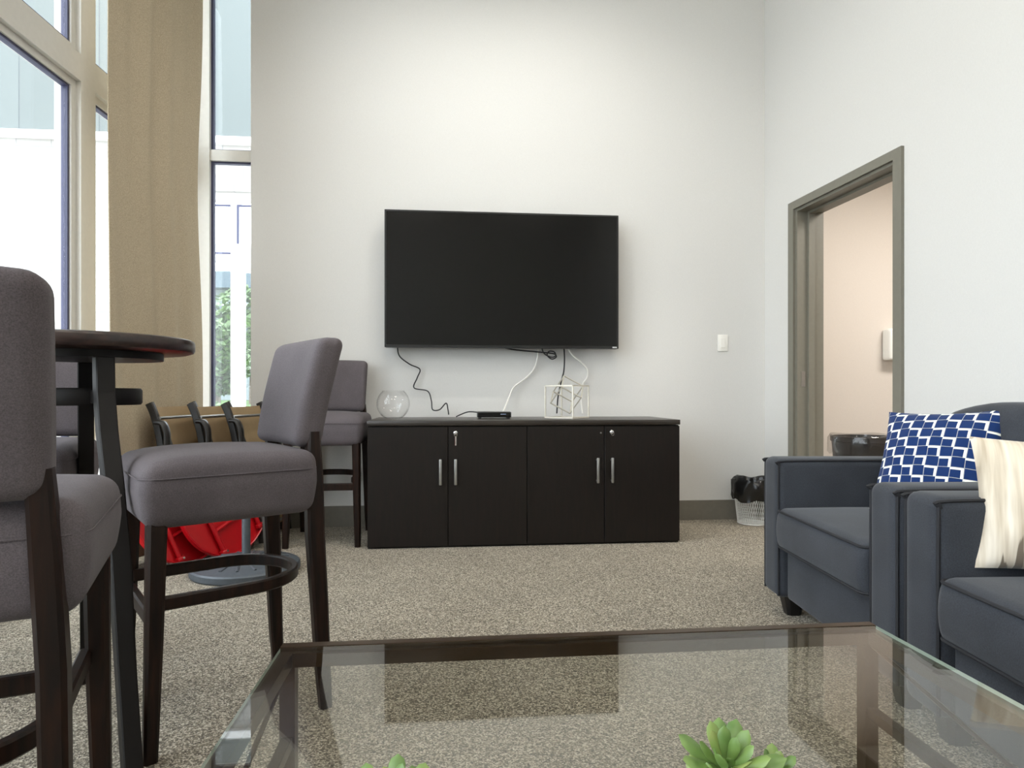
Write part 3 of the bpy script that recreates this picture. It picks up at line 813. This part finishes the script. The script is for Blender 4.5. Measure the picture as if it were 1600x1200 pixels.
# ------------------------------------------------------------------ coffee table
GZ = .42
ang = math.radians(5.6); ct = thing('coffee_table', 'rectangular glass-top coffee table with a bronze metal frame in the foreground', 'table', (-.437, 1.222, 0), ang)
TW, TD = 1.19, .72      # +x to the right, -y to the camera
f = BM(); box(f, 0, TW, -TD+.0205, -.0205, GZ-.007, GZ)
for fc in f.faces: fc.material_index = 1 if abs(fc.normal.x) > .5 else 0
f.normal_update()
for fc in f.faces: fc.material_index = 1 if abs(fc.normal.x) > .5 else 0
obj('glass_top', f, ['tglass', 'gedge'], ct, 0)
fr = BM(); w = .024; zt = GZ-.0075
box(fr, 0, TW, -.020, 0, zt-.026, GZ+.001); box(fr, 0, TW, -TD, -TD+.020, zt-.026, GZ+.001)
box(fr, 0, TW, -.032, -.020, zt-.026, zt); box(fr, 0, TW, -TD+.020, -TD+.032, zt-.026, zt)
box(fr, 0, w, -TD+.032, -.032, zt-.026, zt); box(fr, TW-w, TW, -TD+.032, -.032, zt-.026, zt)
obj('top_frame', fr, 'bronze', ct, 0)
for x in (0, TW-.028):
    for y in (-.028, -TD): obj('leg', B(x, x+.028, y, y+.028, 0, zt-.026), 'bronze', ct, 0)
for x in (.004, TW-.024):
    obj('side_rail', B(x, x+.020, -TD+.028, -.028, .235, .255), 'bronze', ct, 0)
    xx = x+.010
    br = BM(); tube(br, [(xx, -.03, zt-.03), (xx, -TD+.03, .26)], .0045, 8); obj('brace_rod', br, 'bronze', ct)

# ------------------------------------------------------------------ succulents
def leafmesh(bm, L_, Wd, T, mtx, mat):
    rings = []; N = 9; K = 8
    for i in range(N+1):
        t = i/N
        w = Wd*(.28+.72*math.sin(PI*min(1, t**1.25*.62+.0)))*math.sqrt(max(0, 1-max(0, (t-.62)/.38)**2.2)) if t < 1 else .0004
        th = T*(.6+.4*math.sin(PI*t))*(1 if t < .7 else math.sqrt(max(.003, 1-((t-.7)/.3)**2)))
        y = L_*t; zc = .18*L_*t*t
        rings.append([bm.verts.new(mtx @ Vector((max(w, .0004)*math.cos(2*PI*j/K), y, zc+max(th, .0003)*math.sin(2*PI*j/K)))) for j in range(K)])
    ring_skin(bm, rings, mat=mat)
def rosette(parent, c, n, L_, Wd, seed, lift=.25, lean=(0, 0)):
    rnd = random.Random(seed)
    for i in range(n):
        q = i/n; az = i*2.39996+rnd.uniform(-.25, .25); el = lift+1.0*q+rnd.uniform(-.12, .12)
        k = (1-.45*q)*rnd.uniform(.85, 1.12)
        mtx = Matrix.Translation(c) @ Euler((lean[0], lean[1], 0)).to_matrix().to_4x4() @ Matrix.Rotation(az, 4, 'Z') @ Matrix.Rotation(el, 4, 'X')
        bm = BM(); leafmesh(bm, L_*k, Wd*k, Wd*.32*k, mtx, 0)
        obj('leaf', bm, 'leaf' if rnd.random() < .7 else 'leaf2', parent, 60)
def plant(label, x, y, specs, potr=.038):
    t = thing('succulent_plant', label, 'plant', (x, y, GZ), 0, 'succulents on the glass table')
    p = BM(); lathe(p, [(0, .0005), (potr*.7, .0005), (potr, .022), (potr, .026), (potr-.004, .026), (potr-.006, .016), (0, .016)], 32); obj('pot', p, 'pot', t, 40)
    p = BM(); lathe(p, [(0, .0165), (potr-.006, .0165), (potr-.006, .020), (0, .022)], 24); obj('soil', p, 'soil', t)
    st = BM()
    for c, n, L_, Wd, seed, lift, lean in specs:
        tube(st, spline([(c[0]*.2, c[1]*.2, .019), (c[0]*.7, c[1]*.7, c[2]*.6), c], 4), .0035, 8)
    obj('stem', st, 'stem', t)
    for c, n, L_, Wd, seed, lift, lean in specs: rosette(t, c, n, L_, Wd, seed, lift, lean)
    return t
plant('green succulent on the glass table, right-hand and larger of the two plants', .243, .715,
      [((-.004, .0, .056), 20, .062, .0115, 3, .08, (.35, 0)), ((.052, .005, .05), 9, .034, .0085, 8, .35, (.2, .1)), ((-.03, -.02, .036), 8, .045, .01, 5, .2, (.2, -.2))])
plant('small green succulent at the bottom edge, left of the larger plant', -.130, .70,
      [((0, 0, .036), 10, .040, .010, 12, .45, (.15, 0)), ((.022, .01, .034), 7, .03, .009, 14, .45, (.1, .2)), ((-.03, .0, .033), 7, .032, .009, 17, .45, (.1, -.2))])

# ------------------------------------------------------------------ bins
wbk = thing('wastebasket', 'small white mesh wastebasket with black bag in the far corner', 'wastebasket', (1.675, 4.46, 0))
f = BM(); rb_, rt_, hh = .098, .128, .27; NS, NR = 46, 11
for k in range(NS):
    for d in (1, -1):
        pts = []
        for i in range(NR+1):
            q = i/NR; a = 2*PI*(k+d*q*4)/NS; r_ = rb_+(rt_-rb_)*q; pts.append((r_*math.cos(a), r_*math.sin(a), .006+hh*q))
        tube(f, pts, .0013, 4)
for z, r_ in ((.006, rb_), (.006+hh, rt_)): tube(f, [(r_*math.cos(2*PI*j/40), r_*math.sin(2*PI*j/40), z) for j in range(40)], .004, 6, True)
lathe(f, [(0, .003), (rb_, .003), (rb_, .006), (0, .006)], 32); obj('basket', f, 'mesh', wbk, 60)
def bagmesh(r0, z0, r1, z1, seg=64, amp=.012, seed=1, zin=None):
    rnd = random.Random(seed); ph = [rnd.uniform(0, 6.28) for _ in range(6)]
    prof = [(r0*.98, z0), (r0*1.04, z0+(z1-z0)*.12), (r1*1.04, z0+(z1-z0)*.5), (r1*1.05, z0+(z1-z0)*.82), (r1*.98, z1), (r1*.86, z1-.005), (r1*.8, z1-.05)]
    bm = BM(); rings = []
    for i, (r_, z) in enumerate(prof):
        rings.append([bm.verts.new((lambda a: ((r_+amp*(math.sin(5*a+ph[0]+i)*.5+math.sin(11*a+ph[1]-i*1.7)*.5+.4*math.sin(19*a+ph[2]+2*i)))*math.cos(a), (r_+amp*(math.sin(5*a+ph[0]+i)*.5+math.sin(11*a+ph[1]-i*1.7)*.5))*math.sin(a), z+amp*.8*math.sin(4*a+ph[3]+i)))(2*PI*j/seg)) for j in range(seg)])
    ring_skin(bm, rings, caps=False); return bm
obj('bag_liner', bagmesh(.128, .165, .135, .315), 'bag', wbk, 50)
tc = thing('trash_can', 'dark trash can with clear plastic liner inside the doorway', 'trash can', (2.515, 4.58, 0))
f = BM(); lathe(f, [(0, .0), (.16, .0), (.205, .56), (.215, .565), (.215, .60), (.2, .60), (.19, .56), (.15, .03), (0, .03)], 40); obj('bin_body', f, 'can', tc, 40)
obj('bin_liner', bagmesh(.222, .47, .222, .612, 72, .006, 4), 'liner', tc, 50)
# paper dispenser on the side room wall
pd = thing('paper_dispenser', 'white paper dispenser on the side room wall, partly hidden by the door frame', 'dispenser', (3.05, 5.1385-.002, 1.17), math.atan(.34/3.1))
obj('housing', soft(BM(), .09, .05, .125, .02, None, 4, 3, (0, -.05, .125)), 'whiteplastic', pd, 60)
f = BM()
for k in range(4): box(f, -.06, .06, -.104-.002*k, -.100, .03+.05*k, .05+.05*k)
obj('paper_slot', f, 'paper', pd, 0)

# ------------------------------------------------------------------ stored patio furniture
def make_folding(label):
    """folded sling chair: +y is the way it faces, x across, standing; leaned by the root's rotation"""
    t = thing('folding_chair', label, 'folding chair')
    w, h = .235, .86
    for s in (-1, 1):
        f = BM(); pts = spline([(s*w, -.01, 0.02), (s*w, .0, .3), (s*w, .012, .62), (s*w, .0, .78), (s*w, -.02, h)], 5)
        sweep(f, pts, .026, .04, up=(0, 1, 0)); obj('side_rail', f, 'chairblack', t)
        f = BM(); pts = spline([(s*(w-.032), .05, .02), (s*(w-.032), .06, .25), (s*(w-.032), .055, .5), (s*(w-.032), .03, .66)], 5)
        sweep(f, pts, .022, .034, up=(0, 1, 0)); obj('leg', f, 'chairblack', t)
        # armrest folded up against the rail: a rounded paddle
        f = BM(); pts = spline([(s*(w+.03), .02, .40), (s*(w+.03), .045, .52), (s*(w+.03), .06, .64), (s*(w+.03), .064, .70), (s*(w+.03), .05, .745), (s*(w+.03), .015, .755)], 6)
        sweep(f, pts, .05, .024, up=(0, 1, 0), bev=.35); ar = obj('armrest', f, 'chairblack', t, 50)
        k = BM(); tube(k, [(s*(w+.015), .045, .60), (s*(w+.06), .045, .60)], .009, 10); obj('pivot_bolt', k, 'chrome', ar)
    f = BM(); NZ = 20; F = []; Bk = []
    for i in range(NZ+1):
        z = .30+.54*i/NZ; y = .0+.02*math.sin(PI*i/NZ)-.012*(i/NZ)
        F.append([f.verts.new((x, y-.025*(1-(x/w)**2), z)) for x in [(-w+.014)+(2*w-.028)*j/10 for j in range(11)]])
        Bk.append([f.verts.new((x, y-.003-.025*(1-(x/w)**2), z)) for x in [(-w+.014)+(2*w-.028)*j/10 for j in range(11)]])
    for g in (F, Bk):
        for i in range(NZ):
            for j in range(10): f.faces.new((g[i][j], g[i][j+1], g[i+1][j+1], g[i+1][j]))
    obj('sling', f, 'sling', t, 60)
    f = BM()
    for i in range(11):
        pass
    seatp = [(x, .035+.012*math.sin(PI*i/8), .08+.42*i/8) for i in range(9) for x in (0,)]
    F = [[f.verts.new((x, .035+.012*math.sin(PI*i/8), .08+.42*i/8)) for x in (-w+.05, 0, w-.05)] for i in range(9)]
    Bk = [[f.verts.new((x, .032+.012*math.sin(PI*i/8), .08+.42*i/8)) for x in (-w+.05, 0, w-.05)] for i in range(9)]
    for g in (F, Bk):
        for i in range(8):
            for j in range(2): f.faces.new((g[i][j], g[i][j+1], g[i+1][j+1], g[i+1][j]))
    obj('seat_sling', f, 'sling', t, 60)
    f = BM(); tube(f, [(-w, .022, .775), (w, .022, .775)], .0085, 10); obj('cross_rod', f, 'rod', t)
    f = BM(); tube(f, [(-w+.03, .045, .10), (w-.03, .045, .10)], .0085, 10); obj('cross_rod', f, 'rod', t)
    return t
FG = 'folded sling chairs leaning by the window'
def lean(x, y, rz, tilt, roll=0):
    m = Matrix.Rotation(rz, 4, 'Z') @ Matrix.Rotation(tilt, 4, 'X') @ Matrix.Rotation(roll, 4, 'Y')
    return (x, y, .0), m.to_euler()
fc1 = make_folding('tan and black folding chair nearest the curtain, leftmost of the folded stack')
l, e = lean(-1.80, 3.64, face(1, .02), .13); fc1.location = l; fc1.rotation_euler = e; fc1['group'] = FG
l, e = lean(-1.655, 3.82, face(1, .02), .15)
dup(fc1, l, e, 'tan and black folding chair in the middle of the folded stack', FG)
l, e = lean(-1.50, 3.95, face(1, -.04), .17)
dup(fc1, l, e, 'tan and black folding chair nearest the back wall in the folded stack', FG)

def make_redtable(label):
    t = thing('folding_table', label, 'folding table')
    r = .29
    f = BM(); lathe(f, [(0, 0), (r-.008, 0), (r, .004), (r, .030), (r-.005, .033), (r-.009, .030), (r-.009, .010), (0, .009)], 64); obj('table_top', f, 'red', t, 40)
    for x in (-.14, .14):
        obj('folded_leg', tube(BM(), [(x, -.22, .026), (x, .22, .026)], .013, 12), 'red', t)
        for y in (-.225, .225):
            h = obj('hinge_bracket', B(x-.02, x+.02, y-.012, y+.012, .0095, .040, .003), 'red', t)
            obj('bolt', lathe(BM(), [(0, .040), (.006, .040), (.006, .045), (0, .045)], 10, cx=x+.01, cy=y), 'chrome', h)
    obj('cross_bar', tube(BM(), [(-.14, -.1, .026), (.14, -.1, .026)], .010, 10), 'red', t)
    return t
RG = 'red round folding tables'
def disc(o, bottom, nrm, spin=0):
    n = Vector(nrm).normalized(); up = Vector((0, 0, 1)); up = (up-n*up.dot(n)).normalized(); rt = up.cross(n)
    m = Matrix((rt, up, n)).transposed() @ Matrix.Rotation(spin, 3, 'Z')
    o.location = Vector(bottom)+up*.291; o.rotation_euler = m.to_euler()
rt1 = make_redtable('front red round folding table leaning with its underside showing'); rt1['group'] = RG
disc(rt1, (-1.56, 3.54, .004), (.9, -.42, .2), .35)
rt2 = dup(rt1, (0, 0, 0), 0, 'rear red round folding table, partly hidden behind the front one', RG)
disc(rt2, (-1.71, 3.39, .004), (.9, -.42, .2), .3)

um = thing('umbrella_base', 'round grey cast umbrella base with short pole behind the middle stool', 'umbrella base', (-1.35, 3.25, 0))
f = BM(); lathe(f, [(0, 0), (.255, 0), (.262, .008), (.262, .034), (.255, .042), (.235, .044), (.225, .050), (.12, .062), (.05, .075), (0, .075)], 56)
obj('base_plate', f, 'umb', um, 40)
f = BM()
for k in range(16):
    a = 2*PI*k/16; tube(f, [(.08*math.cos(a), .08*math.sin(a), .066), (.21*math.cos(a+.2), .21*math.sin(a+.2), .052)], .007, 6)
obj('cast_ribs', f, 'umb', um)
f = BM(); lathe(f, [(0, .07), (.021, .07), (.021, .46), (.016, .46), (.016, .40), (0, .40)], 24); obj('pole', f, 'umb', um, 40)
f = BM(); tube(f, [(.02, 0, .40), (.05, 0, .40)], .006, 8); tube(f, [(.05, -.02, .40), (.05, .02, .40)], .006, 8); obj('clamp_knob', f, 'black', um)

# ------------------------------------------------------------------ lamps
def downlight(x, y, power, size, label, aim=(0, 0, -1), spot=math.radians(110), col=(1, .97, .92)):
    t = thing('ceiling_light', label, 'ceiling light', (x, y, CEIL), 0, 'recessed ceiling lights')
    f = BM(); lathe(f, [(.075, -.006), (.10, -.006), (.10, -.0002), (.075, -.0002)], 32); obj('trim_ring', f, 'whiteplastic', t)
    f = BM(); lathe(f, [(0, -.002), (.075, -.002), (.075, -.0002), (0, -.0002)], 32); obj('diffuser', f, 'lamp', t)
    l = bpy.data.lights.new('lamp_light', 'SPOT'); l.energy = power; l.color = col; l.spot_size = spot; l.spot_blend = .9; l.shadow_soft_size = .07
    o = bpy.data.objects.new('lamp_light', l); C.objects.link(o); o.parent = t; o.location = (0, 0, -.03)
    o.rotation_euler = Vector(aim).to_track_quat('-Z', 'Y').to_euler(); return t
downlight(-.55, 3.0, 88, .1, 'recessed round ceiling light above the cabinet, left one', (.05, .30, -1), math.radians(110))
downlight(.45, 3.1, 88, .1, 'recessed round ceiling light above the cabinet, right one', (.0, .30, -1), math.radians(110))
def troffer(x, y, label, power, zc=CEIL, sx=.6, sy=.3, col=(1, .98, .94), grp='rectangular ceiling light panels'):
    t = thing('ceiling_panel_light', label, 'ceiling light', (x, y, zc), 0, grp)
    f = BM(); 
    for a in ((-sx-.02, sx+.02, -sy-.02, -sy), (-sx-.02, sx+.02, sy, sy+.02), (-sx-.02, -sx, -sy, sy), (sx, sx+.02, -sy, sy)): box(f, *a, -.02, -.0003)
    obj('panel_frame', f, 'whiteplastic', t, 0)
    obj('diffuser', B(-sx, sx, -sy, sy, -.012, -.0003), 'lamp', t, 0)
    l = bpy.data.lights.new('panel_glow', 'AREA'); l.shape = 'RECTANGLE'; l.size = 2*sx; l.size_y = 2*sy; l.energy = power; l.color = col
    o = bpy.data.objects.new('panel_glow', l); C.objects.link(o); o.parent = t; o.location = (0, 0, -.025); return t
troffer(-.5, -1.6, 'rectangular ceiling panel light behind the camera, left one', 11)
troffer(1.3, -1.0, 'rectangular ceiling panel light behind the camera, right one', 9)
troffer(.9, 1.6, 'rectangular ceiling panel light above the armchairs', 9)
troffer(3.4, 3.6, 'rectangular ceiling panel light in the side room', 45, 2.75, .6, .3, (1, .96, .92))

# ------------------------------------------------------------------ sky, camera
sc_ = bpy.context.scene
w = bpy.data.worlds.new('World'); sc_.world = w; w.use_nodes = True
bg = w.node_tree.nodes['Background']; bg.inputs['Color'].default_value = (.86, .94, 1.0, 1); bg.inputs['Strength'].default_value = 6.2

cam = bpy.data.cameras.new('Camera'); co = bpy.data.objects.new('Camera', cam); C.objects.link(co)
cam.sensor_width = 36; cam.lens = 36*1000/1600; cam.shift_y = 17/1600; cam.clip_start = .05; cam.clip_end = 300
co.location = (0, 0, CAMZ); co.rotation_euler = (PI/2, 0, 0); sc_.camera = co
sc_.view_settings.view_transform = 'Standard'; sc_.view_settings.look = 'None'; sc_.view_settings.exposure = .07; sc_.view_settings.gamma = 1; sc_.view_settings.use_curve_mapping = False
sc_.cycles.use_denoising = True; sc_.cycles.max_bounces = 12; sc_.cycles.diffuse_bounces = 6; sc_.cycles.transparent_max_bounces = 24
sc_.cycles.sample_clamp_indirect = 6
